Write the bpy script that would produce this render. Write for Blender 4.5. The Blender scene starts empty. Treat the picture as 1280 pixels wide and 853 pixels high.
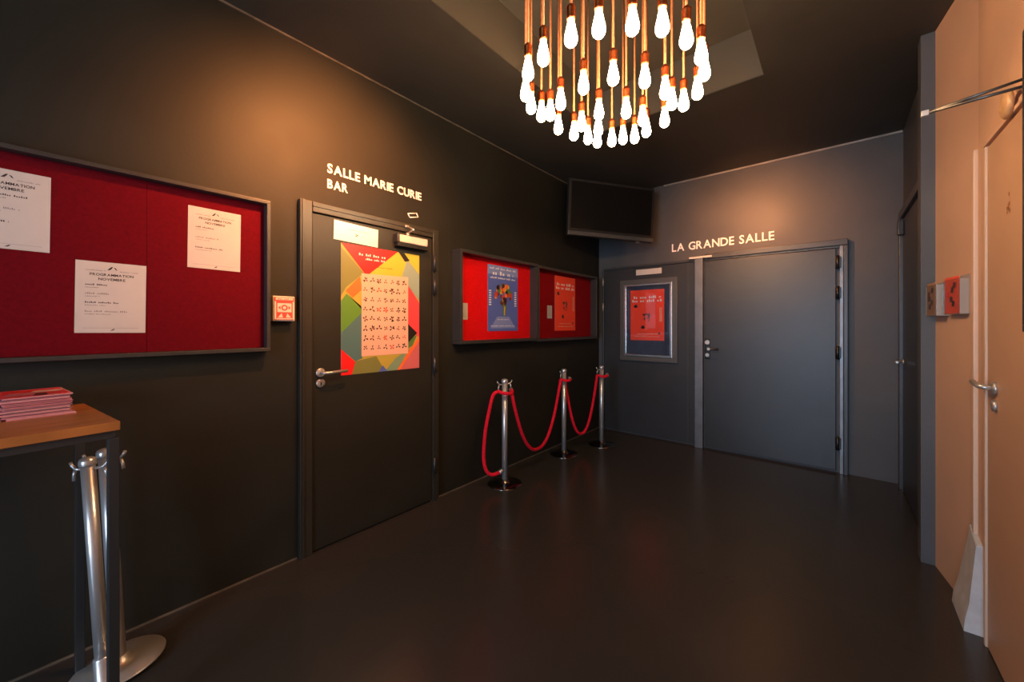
import bpy, bmesh, math, random
from mathutils import Vector, Matrix
random.seed(7)
S = bpy.context.scene
COL = S.collection
PI = math.pi

# ------------------------------------------------------------------ camera
cam_d = bpy.data.cameras.new('camera')
cam_d.sensor_width = 36.0
cam_d.lens = 36.0 * 478.4 / 1280.0
cam_d.shift_y = -19.5 / 1280.0
cam_d.clip_start = 0.02
cam = bpy.data.objects.new('camera', cam_d)
COL.objects.link(cam)
cam.location = (0, 0, 1.361)
cam.rotation_euler = (PI / 2, 0, math.radians(40.116))
S.camera = cam

# ------------------------------------------------------------------ world, exposure, large lights
W = bpy.data.worlds.new('world'); S.world = W
W.use_nodes = True
W.node_tree.nodes['Background'].inputs['Color'].default_value = (0.62, 0.75, 1.0, 1)
W.node_tree.nodes['Background'].inputs['Strength'].default_value = 0.6
S.view_settings.view_transform = 'Standard'
S.view_settings.look = 'None'
S.view_settings.gamma = 1.0
S.view_settings.use_curve_mapping = False
S.view_settings.exposure = 0.25
S.cycles.max_bounces = 6
S.cycles.sample_clamp_indirect = 6.0


def lamp(name, kind, loc, target, power, color, size=0.1, size_y=None, cone=60, blend=0.9):
    d = bpy.data.lights.new(name, kind)
    d.energy = power
    d.color = color
    if kind == 'AREA':
        d.shape = 'RECTANGLE'; d.size = size; d.size_y = size_y or size
    else:
        d.shadow_soft_size = size
    if kind == 'SPOT':
        d.spot_size = math.radians(cone); d.spot_blend = blend
    o = bpy.data.objects.new(name, d)
    COL.objects.link(o)
    o.location = loc
    v = Vector(target) - Vector(loc)
    o.rotation_euler = v.to_track_quat('-Z', 'Y').to_euler()
    return o


# daylight coming in through the glazed entrance behind the camera
lamp('daylight_entrance', 'AREA', (-0.45, -2.9, 1.35), (-0.30, 3.0, 1.2), 100, (0.58, 0.76, 1.0), 1.3, 2.1)
# ceiling spotlights aimed at the two painted room names
lamp('spot_over_left_door', 'SPOT', (-1.50, 1.05, 2.76), (-2.40, 1.08, 2.25), 235, (1.0, 0.34, 0.10), 0.06, cone=110, blend=1.0)
lamp('spot_over_back_door', 'SPOT', (-0.66, 3.72, 2.66), (-0.66, 4.65, 2.22), 84, (1.0, 0.37, 0.13), 0.06, cone=128, blend=1.0)
BULB_STRENGTH = 62.0

# ------------------------------------------------------------------ materials


def lin(c):
    c = c / 255.0
    return c / 12.92 if c <= 0.04045 else ((c + 0.055) / 1.055) ** 2.4


def rgb(r, g, b):
    return (lin(r), lin(g), lin(b))


MATS = {}


def mat(name, col, rough=0.5, metal=0.0, var=0.0, scale=6.0, bump=0.0, bscale=None, spec=0.5, stretch=None, rvar=0.0, emit=None, estr=0.0):
    if name in MATS:
        return MATS[name]
    m = bpy.data.materials.new(name)
    m.use_nodes = True
    nt = m.node_tree
    b = nt.nodes['Principled BSDF']
    b.inputs['Base Color'].default_value = (*col, 1)
    b.inputs['Roughness'].default_value = rough
    b.inputs['Metallic'].default_value = metal
    b.inputs['Specular IOR Level'].default_value = spec
    if emit:
        b.inputs['Emission Color'].default_value = (*emit, 1)
        b.inputs['Emission Strength'].default_value = estr
    if var or bump or rvar:
        tc = nt.nodes.new('ShaderNodeTexCoord')
        mp = nt.nodes.new('ShaderNodeMapping')
        nt.links.new(tc.outputs['Object'], mp.inputs['Vector'])
        if stretch:
            mp.inputs['Scale'].default_value = stretch
        n = nt.nodes.new('ShaderNodeTexNoise')
        n.inputs['Scale'].default_value = scale
        n.inputs['Detail'].default_value = 5
        nt.links.new(mp.outputs[0], n.inputs['Vector'])
        if var:
            r = nt.nodes.new('ShaderNodeValToRGB')
            r.color_ramp.elements[0].position = 0.3
            r.color_ramp.elements[1].position = 0.7
            r.color_ramp.elements[0].color = (*[max(0, c * (1 - var)) for c in col], 1)
            r.color_ramp.elements[1].color = (*[min(1, c * (1 + var)) for c in col], 1)
            nt.links.new(n.outputs['Fac'], r.inputs['Fac'])
            nt.links.new(r.outputs['Color'], b.inputs['Base Color'])
        if rvar:
            mr = nt.nodes.new('ShaderNodeMapRange')
            mr.inputs['From Min'].default_value = 0.3
            mr.inputs['From Max'].default_value = 0.7
            mr.inputs['To Min'].default_value = rough - rvar
            mr.inputs['To Max'].default_value = rough + rvar
            nt.links.new(n.outputs['Fac'], mr.inputs['Value'])
            nt.links.new(mr.outputs[0], b.inputs['Roughness'])
        if bump:
            n2 = nt.nodes.new('ShaderNodeTexNoise')
            n2.inputs['Scale'].default_value = bscale or scale * 12
            n2.inputs['Detail'].default_value = 3
            nt.links.new(mp.outputs[0], n2.inputs['Vector'])
            bp = nt.nodes.new('ShaderNodeBump')
            bp.inputs['Strength'].default_value = bump
            bp.inputs['Distance'].default_value = 0.004
            nt.links.new(n2.outputs['Fac'], bp.inputs['Height'])
            nt.links.new(bp.outputs[0], b.inputs['Normal'])
    MATS[name] = m
    return m


def clear_mat(name, tint, gloss=0.12, rough=0.05):
    m = bpy.data.materials.new(name); m.use_nodes = True
    nt = m.node_tree
    nt.nodes.clear()
    out = nt.nodes.new('ShaderNodeOutputMaterial')
    tr = nt.nodes.new('ShaderNodeBsdfTransparent'); tr.inputs['Color'].default_value = (*tint, 1)
    gl = nt.nodes.new('ShaderNodeBsdfGlossy'); gl.inputs['Roughness'].default_value = rough
    fr = nt.nodes.new('ShaderNodeLayerWeight'); fr.inputs['Blend'].default_value = 0.25
    ad = nt.nodes.new('ShaderNodeMath'); ad.operation = 'MULTIPLY_ADD'
    ad.inputs[1].default_value = 0.35; ad.inputs[2].default_value = gloss
    mx = nt.nodes.new('ShaderNodeMixShader')
    nt.links.new(fr.outputs['Facing'], ad.inputs[0])
    nt.links.new(ad.outputs[0], mx.inputs['Fac'])
    nt.links.new(tr.outputs[0], mx.inputs[1]); nt.links.new(gl.outputs[0], mx.inputs[2])
    nt.links.new(mx.outputs[0], out.inputs['Surface'])
    return m


M_WALL = mat('dark_olive_wall_paint', (0.0185, 0.0172, 0.0125), 0.55, var=0.14, scale=2.2, bump=0.10, bscale=55, rvar=0.05, spec=0.25)
M_SLATE = mat('slate_wall_paint', (0.084, 0.085, 0.090), 0.50, var=0.14, scale=2.0, bump=0.10, bscale=55, rvar=0.05, spec=0.35)
M_OLIVE_DOOR = mat('dark_olive_door_paint', (0.020, 0.0184, 0.0132), 0.42, var=0.10, scale=3, bump=0.08, bscale=80, spec=0.4)
M_OLIVE_FRAME = mat('dark_olive_frame_paint', (0.028, 0.0255, 0.019), 0.36, var=0.10, scale=4)
M_CEIL = mat('ceiling_paint', (0.038, 0.034, 0.028), 0.55, var=0.12, scale=1.5, bump=0.2, bscale=40)
M_COFFER = mat('coffer_paint', (0.095, 0.082, 0.062), 0.6, var=0.1, scale=2)
M_FLOOR = mat('floor_resin', (0.038, 0.032, 0.0275), 0.25, var=0.08, scale=1.6)
M_DOOR = mat('door_paint', (0.029, 0.0300, 0.033), 0.38, var=0.10, scale=3, bump=0.12, bscale=80)
M_FRAME = mat('frame_paint', (0.042, 0.043, 0.047), 0.34, var=0.10, scale=4)
M_STEEL_FRAME = mat('bare_frame_steel', rgb(120, 122, 125), 0.38, 0.55, var=0.15, scale=9)
M_BEIGE = mat('beige_wall_paint', rgb(206, 162, 132), 0.5, var=0.06, scale=2.5, bump=0.15, bscale=40)
M_BEIGE_DOOR = mat('beige_door_paint', rgb(194, 150, 118), 0.42, var=0.05, scale=2)
M_WHITE_TRIM = mat('pale_trim_paint', rgb(212, 178, 152), 0.45)
M_PLINTH = mat('plinth_plaster', rgb(196, 192, 190), 0.6, var=0.12, scale=14, bump=0.5, bscale=40)
M_EDGE = mat('pale_edge_strip', rgb(150, 146, 140), 0.6, var=0.3, scale=8)
M_DIM_EDGE = mat('dusty_edge_strip', rgb(92, 82, 68), 0.7, var=0.4, scale=10)
M_CASE = mat('case_aluminium', (0.046, 0.043, 0.040), 0.36, 0.2, var=0.08, scale=8)
M_RED_HALF_LIT = mat('half_lit_red_felt', rgb(134, 4, 14), 0.92, var=0.12, scale=90, bump=0.3, bscale=500, spec=0.15)  # one red felt in three tones; each board's light level is in the colour
M_RED_DIM_LIT = mat('dim_lit_red_felt', rgb(92, 0, 13), 0.92, var=0.12, scale=90, bump=0.3, bscale=500, spec=0.15)
M_RED_LIT = mat('lit_red_felt', rgb(208, 10, 16), 0.9, var=0.1, scale=90, bump=0.3, bscale=500, spec=0.15)
M_PAPER = mat('white_paper', rgb(186, 180, 174), 0.7, var=0.03, scale=12)
M_GLOSS_PAPER = mat('gloss_paper', rgb(232, 230, 226), 0.22, var=0.03, scale=12)
M_INK = mat('black_ink', rgb(30, 27, 28), 0.7)
M_GREY_INK = mat('grey_ink', rgb(128, 122, 120), 0.7)
M_CHROME = mat('chrome', rgb(205, 203, 202), 0.30, 0.7)
M_SATIN = mat('satin_steel', rgb(196, 190, 182), 0.34, 0.7)
M_BLACK = mat('black_plastic', (0.012, 0.012, 0.013), 0.35)
M_SCREEN = mat('screen_glass', (0.010, 0.009, 0.008), 0.14)
M_BEZEL = mat('bezel_plastic', (0.025, 0.023, 0.021), 0.32)
M_BAR = mat('speaker_bar', (0.10, 0.095, 0.09), 0.4, 0.3)
M_COPPER = mat('copper_socket', rgb(190, 105, 58), 0.28, 1.0, var=0.25, scale=60)
M_CORD = mat('amber_cord', rgb(196, 120, 70), 0.55, var=0.2, scale=80)
M_ROPE = mat('red_velvet_rope', rgb(224, 22, 46), 0.85, var=0.15, scale=60, bump=0.4, bscale=240, spec=0.2)
M_WOOD = mat('table_wood', rgb(170, 102, 48), 0.42, var=0.22, scale=5, stretch=(12, 1.2, 1), bump=0.1)
M_DISC = mat('polished_base', (0.22, 0.20, 0.18), 0.16, 1.0)
M_BAR_STEEL = mat('bar_steel', (0.16, 0.145, 0.13), 0.35, 0.8)
M_DARK_METAL = mat('dark_steel', (0.05, 0.051, 0.053), 0.38, 0.5)
M_LETTER = mat('cream_lettering', rgb(255, 250, 246), 0.55)
M_SILVER = mat('silver_frame', rgb(205, 203, 200), 0.25, 1.0)
M_OUTER = mat('grey_frame', (0.11, 0.105, 0.10), 0.4, 0.4)
M_NAVY = mat('navy_backing', rgb(44, 50, 72), 0.5, var=0.25, scale=8)
M_PLATE = mat('door_plate', rgb(214, 206, 196), 0.4, 0.1)
M_ORANGE = mat('orange_poster', rgb(250, 70, 36), 0.5)
M_BRASS = mat('aged_brass', rgb(196, 152, 108), 0.5, 0.2, var=0.2, scale=20)
M_CALLRED = mat('callpoint_red', rgb(216, 72, 56), 0.45)
M_CALLWHITE = mat('callpoint_white', rgb(222, 200, 176), 0.5)
M_GLASS = clear_mat('display_glass', (0.93, 0.95, 0.97), 0.02, 0.03)
M_ACRYLIC = clear_mat('clear_acrylic', (0.97, 0.97, 0.97), 0.05, 0.12)
M_PALE_PLASTIC = mat('pale_plastic', rgb(168, 158, 150), 0.2)
M_BULB = mat('lit_bulb', rgb(255, 230, 190), 0.3, emit=(1.0, 0.66, 0.36), estr=BULB_STRENGTH)
M_BULBNECK = mat('bulb_neck_glass', rgb(255, 226, 180), 0.1, emit=(1.0, 0.60, 0.28), estr=BULB_STRENGTH * 0.045)

# ------------------------------------------------------------------ mesh helpers


class MB:
    """Collects shapes into one mesh; every shape may use its own material slot."""

    def __init__(self):
        self.bm = bmesh.new()
        self.mats = []

    def slot(self, m):
        if m not in self.mats:
            self.mats.append(m)
        return self.mats.index(m)

    def face(self, pts, m, smooth=False):
        vs = [self.bm.verts.new(p) for p in pts]
        f = self.bm.faces.new(vs)
        f.material_index = self.slot(m)
        f.smooth = smooth
        return f

    def box(self, x0, x1, y0, y1, z0, z1, m, bevel=0.0):
        g = bmesh.ops.create_cube(self.bm, size=1.0)
        vs = g['verts']
        for v in vs:
            v.co = Vector(((x0 + x1) / 2 + v.co.x * (x1 - x0), (y0 + y1) / 2 + v.co.y * (y1 - y0), (z0 + z1) / 2 + v.co.z * (z1 - z0)))
        fs = {f for v in vs for f in v.link_faces}
        s = self.slot(m)
        for f in fs:
            f.material_index = s
        if bevel:
            es = {e for v in vs for e in v.link_edges}
            r = bmesh.ops.bevel(self.bm, geom=list(es), offset=bevel, segments=2, affect='EDGES', profile=0.6)
            for f in r['faces']:
                f.material_index = s
        return vs

    def prism(self, pts2, y0, y1, m):
        """Polygon in X,Z pulled from y0 to y1."""
        n = len(pts2)
        a = [self.bm.verts.new((p[0], y0, p[1])) for p in pts2]
        b = [self.bm.verts.new((p[0], y1, p[1])) for p in pts2]
        s = self.slot(m)
        for f in (self.bm.faces.new(a), self.bm.faces.new(b[::-1])):
            f.material_index = s
        for i in range(n):
            f = self.bm.faces.new((a[(i + 1) % n], a[i], b[i], b[(i + 1) % n]))
            f.material_index = s

    def lathe(self, prof, m, origin=(0, 0, 0), seg=20, axis='Z', smooth=True, mlist=None):
        """prof: list of (radius, height)."""
        o = Vector(origin)
        rings = []
        for r, h in prof:
            ring = []
            for k in range(seg):
                a = 2 * PI * k / seg
                p = (r * math.cos(a), r * math.sin(a), h)
                if axis == 'Y':
                    p = (p[0], -p[2], p[1])       # grows towards -Y
                elif axis == 'X':
                    p = (p[2], p[0], p[1])
                ring.append(self.bm.verts.new(o + Vector(p)))
            rings.append(ring)
        s = self.slot(m)
        for i in range(len(rings) - 1):
            for k in range(seg):
                f = self.bm.faces.new((rings[i][k], rings[i][(k + 1) % seg], rings[i + 1][(k + 1) % seg], rings[i + 1][k]))
                f.material_index = s
                f.smooth = smooth
        for ring in (rings[0][::-1], rings[-1]):
            f = self.bm.faces.new(ring)
            f.material_index = s

    def tube(self, pts, r, m, seg=10, smooth=True):
        pts = [Vector(p) for p in pts]
        rr = r if isinstance(r, (list, tuple)) else [r] * len(pts)
        up = Vector((0, 0, 1))
        rings = []
        prev = None
        for i, p in enumerate(pts):
            t = (pts[min(i + 1, len(pts) - 1)] - pts[max(i - 1, 0)]).normalized()
            if prev is None:
                a = t.cross(up)
                if a.length < 1e-3:
                    a = t.cross(Vector((1, 0, 0)))
                a.normalize()
            else:
                a = (prev - t * prev.dot(t)).normalized()
            prev = a
            b = t.cross(a)
            rings.append([self.bm.verts.new(p + (a * math.cos(2 * PI * k / seg) + b * math.sin(2 * PI * k / seg)) * rr[i]) for k in range(seg)])
        s = self.slot(m)
        for i in range(len(rings) - 1):
            for k in range(seg):
                f = self.bm.faces.new((rings[i][k], rings[i][(k + 1) % seg], rings[i + 1][(k + 1) % seg], rings[i + 1][k]))
                f.material_index = s
                f.smooth = smooth
        for ring in (rings[0][::-1], rings[-1]):
            f = self.bm.faces.new(ring)
            f.material_index = s

    def build(self, name, parent=None, loc=None):
        me = bpy.data.meshes.new(name)
        bmesh.ops.recalc_face_normals(self.bm, faces=self.bm.faces[:])
        self.bm.to_mesh(me)
        self.bm.free()
        for m in self.mats:
            me.materials.append(m)
        o = bpy.data.objects.new(name, me)
        COL.objects.link(o)
        if parent:
            o.parent = parent
        if loc:
            o.location = loc
        return o


def tag(o, label=None, cat=None, group=None, kind=None):
    for k, v in (('label', label), ('category', cat), ('group', group), ('kind', kind)):
        if v:
            o[k] = v
    return o


def empty(name, loc, rz=0.0, label=None, cat=None, group=None, kind=None):
    o = bpy.data.objects.new(name, None)
    COL.objects.link(o)
    o.empty_display_size = 0.05
    o.location = loc
    o.rotation_euler = (0, 0, rz)
    return tag(o, label, cat, group, kind)


def place(o, loc, rz=0.0):
    o.location = loc
    o.rotation_euler = (0, 0, rz)
    return o


# wall frames: local X runs to the viewer's right along the wall, Z is up, -Y leaves the wall
A, B, CEIL = -2.402, 4.653, 3.028
RXW = 0.505


def left(y, z=0.0, off=0.0):
    return (A + off, y, z), PI / 2


def back(x, z=0.0, off=0.0):
    return (x, B - off, z), 0.0


def right(y, z=0.0, off=0.0):
    return (RXW - off, y, z), -PI / 2


def quad(mb, x0, x1, z0, z1, y, m):
    mb.face([(x0, y, z0), (x1, y, z0), (x1, y, z1), (x0, y, z1)], m)


def poly(mb, pts, y, m):
    mb.face([(p[0], y, p[1]) for p in pts], m)


_glyphs = {}


def glyph_mesh(ch, extr, bold):
    key = (ch, extr, bold)
    if key not in _glyphs:
        c = bpy.data.curves.new('letter', 'FONT')
        c.body = ch
        c.size = 1.0
        c.extrude = extr
        c.offset = bold
        c.resolution_u = 3
        t = bpy.data.objects.new('letter', c)
        COL.objects.link(t)
        bpy.context.view_layer.update()
        me = bpy.data.meshes.new_from_object(t.evaluated_get(bpy.context.evaluated_depsgraph_get()))
        bpy.data.objects.remove(t)
        xs = [v.co.x for v in me.vertices]
        _glyphs[key] = (me, min(xs), max(xs))
    return _glyphs[key]


def letters(parent, text, x, z, cap, m, width=None, extr=0.02, bold=0.012, y=0.0, gap=0.09, space=0.34, name='letter'):
    """Upright letters as one mesh per character; x,z of the first baseline point; fits WIDTH when given."""
    sc = cap / 0.70
    adv = []
    cur = 0.0
    for ch in text:
        if ch == ' ':
            cur += space
            adv.append(None)
            continue
        me, a, b = glyph_mesh(ch, extr, bold)
        adv.append(cur - a)
        cur += (b - a) + gap
    total = (cur - gap) * sc
    kx = (width / total) if width else 1.0
    for ch, dx in zip(text, adv):
        if dx is None:
            continue
        me = glyph_mesh(ch, extr, bold)[0]
        if not me.materials:
            me.materials.append(m)
        o = bpy.data.objects.new(name, me)
        COL.objects.link(o)
        o.parent = parent
        o.rotation_euler = (PI / 2, 0, 0)
        o.scale = (sc * kx, sc, 0.1)
        o.location = (x + dx * sc * kx, y, z)


def print_text(mb, text, x, z, cap, m, y, width=None, bold=0.0, center=False):
    """Flat printed text added to a mesh builder (X right, Z up)."""
    sc = cap / 0.70
    cur, spots = 0.0, []
    for ch in text:
        if ch == ' ':
            cur += 0.3
            continue
        me, a, b = glyph_mesh(ch, 0.0, bold)
        spots.append((me, cur - a))
        cur += (b - a) + 0.08
    tot = cur * sc
    kx = width / tot if width else 1.0
    x0 = x - tot * kx / 2 if center else x
    s = mb.slot(m)
    for me, dx in spots:
        vs = [mb.bm.verts.new((x0 + (v.co.x + dx) * sc * kx, y, z + v.co.y * sc)) for v in me.vertices]
        for p in me.polygons:
            try:
                f = mb.bm.faces.new([vs[i] for i in p.vertices])
                f.material_index = s
            except ValueError:
                pass


def greek(mb, x, z, w, h, m, y, rnd, words=None):
    """A line of print too small to read: word-long runs of little strokes."""
    cx = x
    while cx < x + w:
        ww = min(rnd.uniform(0.02, 0.05) * (w / 0.16 if w > 0.16 else 1), x + w - cx)
        k = max(2, int(ww / (h * 0.75)))
        for i in range(k):
            a = cx + ww * i / k
            hh = h * rnd.choice((0.65, 0.65, 1.0))
            quad(mb, a, a + ww / k * 0.62, z, z + hh, y, m)
        cx += ww + h * 0.9


# ------------------------------------------------------------------ the room shell
REAR = -3.0
m = MB(); m.box(-2.6, 0.75, REAR - 0.1, B + 0.15, -0.1, 0.0, M_FLOOR)
tag(m.build('floor'), 'dark brown resin floor with a soft sheen', 'floor', kind='structure')

m = MB(); m.box(A - 0.15, A, REAR - 0.1, B + 0.15, 0, CEIL + 0.1, M_WALL)
tag(m.build('wall_left'), 'long dark painted wall with the red noticeboards', 'wall', kind='structure')
m = MB(); m.box(A, 0.60, B, B + 0.15, 0, CEIL + 0.1, M_SLATE)
tag(m.build('wall_back'), 'dark grey end wall around the double door', 'wall', kind='structure')
m = MB(); m.box(0.45, 0.60, 3.30, B, 0, CEIL + 0.1, M_SLATE)
tag(m.build('wall_right_dark'), 'dark side wall in the corner past the pillar', 'wall', kind='structure')

# end pillar of the partition, the angled beige wall and the straight one with the beige door
m = MB(); m.box(0.380, 0.60, 3.20, 3.30, 0, CEIL + 0.1, M_SLATE)
tag(m.build('trim_1'), 'dark grey pillar end between beige wall and dark corner', 'pillar', kind='structure')
m = MB()
pl = [(0.437, 3.1995), (RXW, 2.72), (RXW, REAR), (0.66, REAR), (0.66, 3.1995)]
n = len(pl)
lo = [m.bm.verts.new((x, y, 0)) for x, y in pl]
hi = [m.bm.verts.new((x, y, CEIL + 0.1)) for x, y in pl]
s = m.slot(M_BEIGE)
m.bm.faces.new(lo[::-1]); m.bm.faces.new(hi)
for i in range(n):
    m.bm.faces.new((lo[i], lo[(i + 1) % n], hi[(i + 1) % n], hi[i]))
tag(m.build('wall_right'), 'beige painted wall lit orange by the chandelier', 'wall', kind='structure')

# rear wall with the glazed entrance behind the camera (lets the daylight in)
m = MB()
m.box(A, -1.3, REAR - 0.1, REAR, 0, CEIL + 0.1, M_WALL)
m.box(0.3, 0.66, REAR - 0.1, REAR, 0, CEIL + 0.1, M_WALL)
m.box(-1.3, 0.3, REAR - 0.1, REAR, 2.45, CEIL + 0.1, M_WALL)
m.box(-1.3, 0.3, REAR - 0.1, REAR, 0, 0.2, M_WALL)
tag(m.build('wall_rear'), 'dark wall with the entrance opening behind the camera', 'wall', kind='structure')

# ceiling with the rectangular coffer over the chandelier
CX0, CX1, CY0, CY1, CT = -1.585, -0.36, 0.20, 3.025, 3.37
m = MB()
m.box(A, CX0, REAR, B, CEIL, CEIL + 0.008, M_CEIL)
m.box(CX1, 0.7, REAR, B, CEIL, CEIL + 0.008, M_CEIL)
m.box(CX0, CX1, REAR, CY0, CEIL, CEIL + 0.008, M_CEIL)
m.box(CX0, CX1, CY1, B, CEIL, CEIL + 0.008, M_CEIL)
tag(m.build('ceiling'), 'dark ceiling with a rectangular recess', 'ceiling', kind='structure')
m = MB()
m.box(CX0 - 0.05, CX0, CY0 - 0.05, CY1 + 0.05, CEIL + 0.008, CT, M_COFFER)
m.box(CX1, CX1 + 0.05, CY0 - 0.05, CY1 + 0.05, CEIL + 0.008, CT, M_COFFER)
m.box(CX0, CX1, CY1, CY1 + 0.05, CEIL + 0.008, CT, M_COFFER)
m.box(CX0, CX1, CY0 - 0.05, CY0, CEIL + 0.008, CT, M_COFFER)
m.box(CX0 - 0.05, CX1 + 0.05, CY0 - 0.05, CY1 + 0.05, CT, CT + 0.05, M_COFFER)
tag(m.build('ceiling_recess'), 'raised ceiling recess the chandelier hangs from', 'ceiling', kind='structure')

m = MB(); m.box(A + 0.85, 0.445, B - 0.012, B, CEIL - 0.016, CEIL, M_EDGE)
tag(m.build('trim_2'), 'thin pale line where the end wall meets the ceiling', 'trim', kind='structure')
m = MB(); m.box(A, A + 0.008, REAR, B, CEIL - 0.010, CEIL, M_DIM_EDGE)
tag(m.build('trim_3'), 'thin dusty line where the long wall meets the ceiling', 'trim', kind='structure')
m = MB()
m.box(A, A + 0.008, REAR, 0.90, 0, 0.007, M_DIM_EDGE)
m.box(A, A + 0.008, 1.93, B, 0, 0.007, M_DIM_EDGE)
tag(m.build('baseboard_left'), 'thin dusty joint along the foot of the long wall', 'trim', kind='structure')

# ------------------------------------------------------------------ door_1: SALLE door on the left wall
LY, _ = 0, 0
d1 = empty('door_1', *left(0.904), 'dark door with colourful poster and chrome lever handle', 'door', kind='structure')
Wd, Hd = 1.017, 2.10
m = MB()
m.box(0, 0.070, -0.035, 0, 0, Hd, M_OLIVE_FRAME, 0.004)
m.box(0.012, 0.022, -0.041, -0.033, 0, Hd, M_OLIVE_FRAME)
m.build('jamb', d1)
m = MB(); m.box(Wd - 0.055, Wd, -0.035, 0, 0, Hd, M_OLIVE_FRAME, 0.004); m.build('jamb', d1)
m = MB()
m.box(0.0705, Wd - 0.0555, -0.035, 0, Hd - 0.062, Hd, M_OLIVE_FRAME, 0.004)
m.box(0.0705, Wd - 0.0555, -0.041, -0.033, Hd - 0.030, Hd - 0.018, M_OLIVE_FRAME)
m.build('head_frame', d1)
m = MB(); m.box(0.074, Wd - 0.059, -0.022, 0, 0.012, Hd - 0.066, M_OLIVE_DOOR, 0.003); m.build('door_leaf', d1)
for hz in (1.84, 1.66, 1.05, 0.28):
    m = MB()
    m.lathe([(0.011, -0.06), (0.011, 0.06)], M_DARK_METAL, (Wd - 0.050, -0.046, hz), 10)
    m.box(Wd - 0.062, Wd - 0.010, -0.038, -0.034, hz - 0.045, hz + 0.045, M_DARK_METAL)
    tag(m.build('hinge', d1))
h = MB()
h.lathe([(0.027, 0), (0.027, 0.008), (0.022, 0.010)], M_SATIN, (0.120, -0.022, 1.075), 20, 'Y')
hd = tag(h.build('handle', d1), 'chrome lever handle')
h = MB()
h.tube([(0.120, -0.03, 1.075), (0.120, -0.062, 1.075), (0.128, -0.072, 1.075), (0.145, -0.074, 1.075), (0.265, -0.070, 1.078)], 0.0095, M_SATIN, 10)
h.build('lever', hd)
h = MB()
h.lathe([(0.026, 0), (0.026, 0.008), (0.021, 0.010), (0.009, 0.0105)], M_SATIN, (0.120, -0.022, 1.012), 20, 'Y')
h.box(0.117, 0.123, -0.034, -0.032, 1.000, 1.018, M_BLACK)
h.build('lock_cylinder', d1)
# closer
cl = MB(); cl.box(0.630, 0.885, -0.070, -0.022, 1.950, 2.005, M_PLATE, 0.008)
cb = tag(cl.build('door_closer', d1), 'pale metal door closer')
cl = MB(); cl.box(0.622, 0.642, -0.074, -0.022, 1.947, 2.008, M_DARK_METAL, 0.005); cl.build('end_cap', cb)
cl = MB()
cl.box(0.628, 0.895, -0.068, -0.022, 1.922, 1.949, M_BLACK)  # black box standing in for the shadow under the closer body
cl.build('shadow_strip', cb)
cl = MB()
cl.lathe([(0.014, 0), (0.014, 0.025)], M_SATIN, (0.725, -0.046, 2.004), 12)
cl.tube([(0.725, -0.046, 2.026), (0.700, -0.150, 2.032)], 0.0045, M_SATIN, 8)
cl.tube([(0.700, -0.150, 2.034), (0.715, -0.045, 2.075)], 0.0045, M_SATIN, 8)
cl.box(0.705, 0.735, -0.050, -0.036, 2.066, 2.084, M_SATIN, 0.003)
cl.build('arm', cb)

# ------------------------------------------------------------------ door_2: double door of the GRANDE SALLE
d2 = empty('door_2', *back(-2.33), 'dark grey double door under the room name on the end wall', 'door', kind='structure')
bx = 2.33


def X(wx):
    return wx + bx


m = MB(); m.box(X(-2.345), X(-2.318), -0.03, 0, 0, 2.09, M_FRAME, 0.004); m.build('jamb', d2)
m = MB()
m.box(X(-2.317), X(-1.208), -0.03, 0, 2.080, 2.106, M_FRAME, 0.004)
m.build('head_frame', d2)
m = MB()
m.box(X(-1.100), X(0.094), -0.055, 0, 2.095, 2.150, M_FRAME, 0.005)
m.box(X(-1.100), X(0.034), -0.030, 0, 2.078, 2.094, M_FRAME)
m.build('head_frame', d2)
m = MB()
m.box(X(0.036), X(0.062), -0.040, 0, 0, 2.093, M_STEEL_FRAME, 0.003)
m.box(X(0.063), X(0.095), -0.055, 0, 0, 2.093, M_FRAME, 0.005)
m.build('jamb', d2)
m = MB()
m.box(X(-1.193), X(-1.112), -0.075, 0, 0, 2.105, M_STEEL_FRAME, 0.004)
m.box(X(-1.205), X(-1.193), -0.045, 0, 0, 2.09, M_FRAME)
m.build('centre_post', d2)
m = MB(); m.box(X(-1.255), X(-1.020), -0.070, 0, 2.107, 2.128, M_PLATE, 0.003); m.build('post_bracket', d2)
m = MB()
m.box(X(-2.313), X(-1.210), -0.022, 0, 0.018, 2.074, M_DOOR, 0.003)
m.box(X(-1.285), X(-1.2635), -0.030, -0.020, 0.018, 2.074, M_FRAME)
m.build('door_leaf', d2)
m = MB(); m.box(X(-1.100), X(0.010), -0.028, 0, 0.022, 2.072, M_DOOR, 0.004); m.build('door_leaf', d2)
for hz in (1.94, 1.66, 1.11, 0.28):
    m = MB()
    m.box(X(0.004), X(0.046), -0.062, -0.029, hz - 0.050, hz + 0.050, M_BLACK, 0.004)
    m.lathe([(0.014, -0.06), (0.014, 0.06)], M_BLACK, (X(0.022), -0.062, hz), 10)
    m.build('hinge', d2)
for hz in (1.93, 1.60, 0.3):
    m = MB()
    m.lathe([(0.010, -0.05), (0.010, 0.05)], M_SATIN, (X(-2.322), -0.040, hz), 10)
    m.build('hinge', d2)
h = MB(); h.box(X(-1.098), X(-1.045), -0.036, -0.028, 0.990, 1.220, M_BLACK, 0.008)
hp = h.build('handle', d2)
h = MB()
h.lathe([(0.024, 0), (0.024, 0.012)], M_SATIN, (X(-1.072), -0.036, 1.175), 14, 'Y')
h.build('lock_cylinder', hp)
h = MB()
h.lathe([(0.020, 0), (0.020, 0.012)], M_DARK_METAL, (X(-1.072), -0.036, 1.105), 14, 'Y')
h.tube([(X(-1.072), -0.045, 1.105), (X(-1.068), -0.085, 1.105), (X(-1.05), -0.092, 1.105), (X(-0.955), -0.088, 1.10)], 0.011, M_DARK_METAL, 10)
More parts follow.
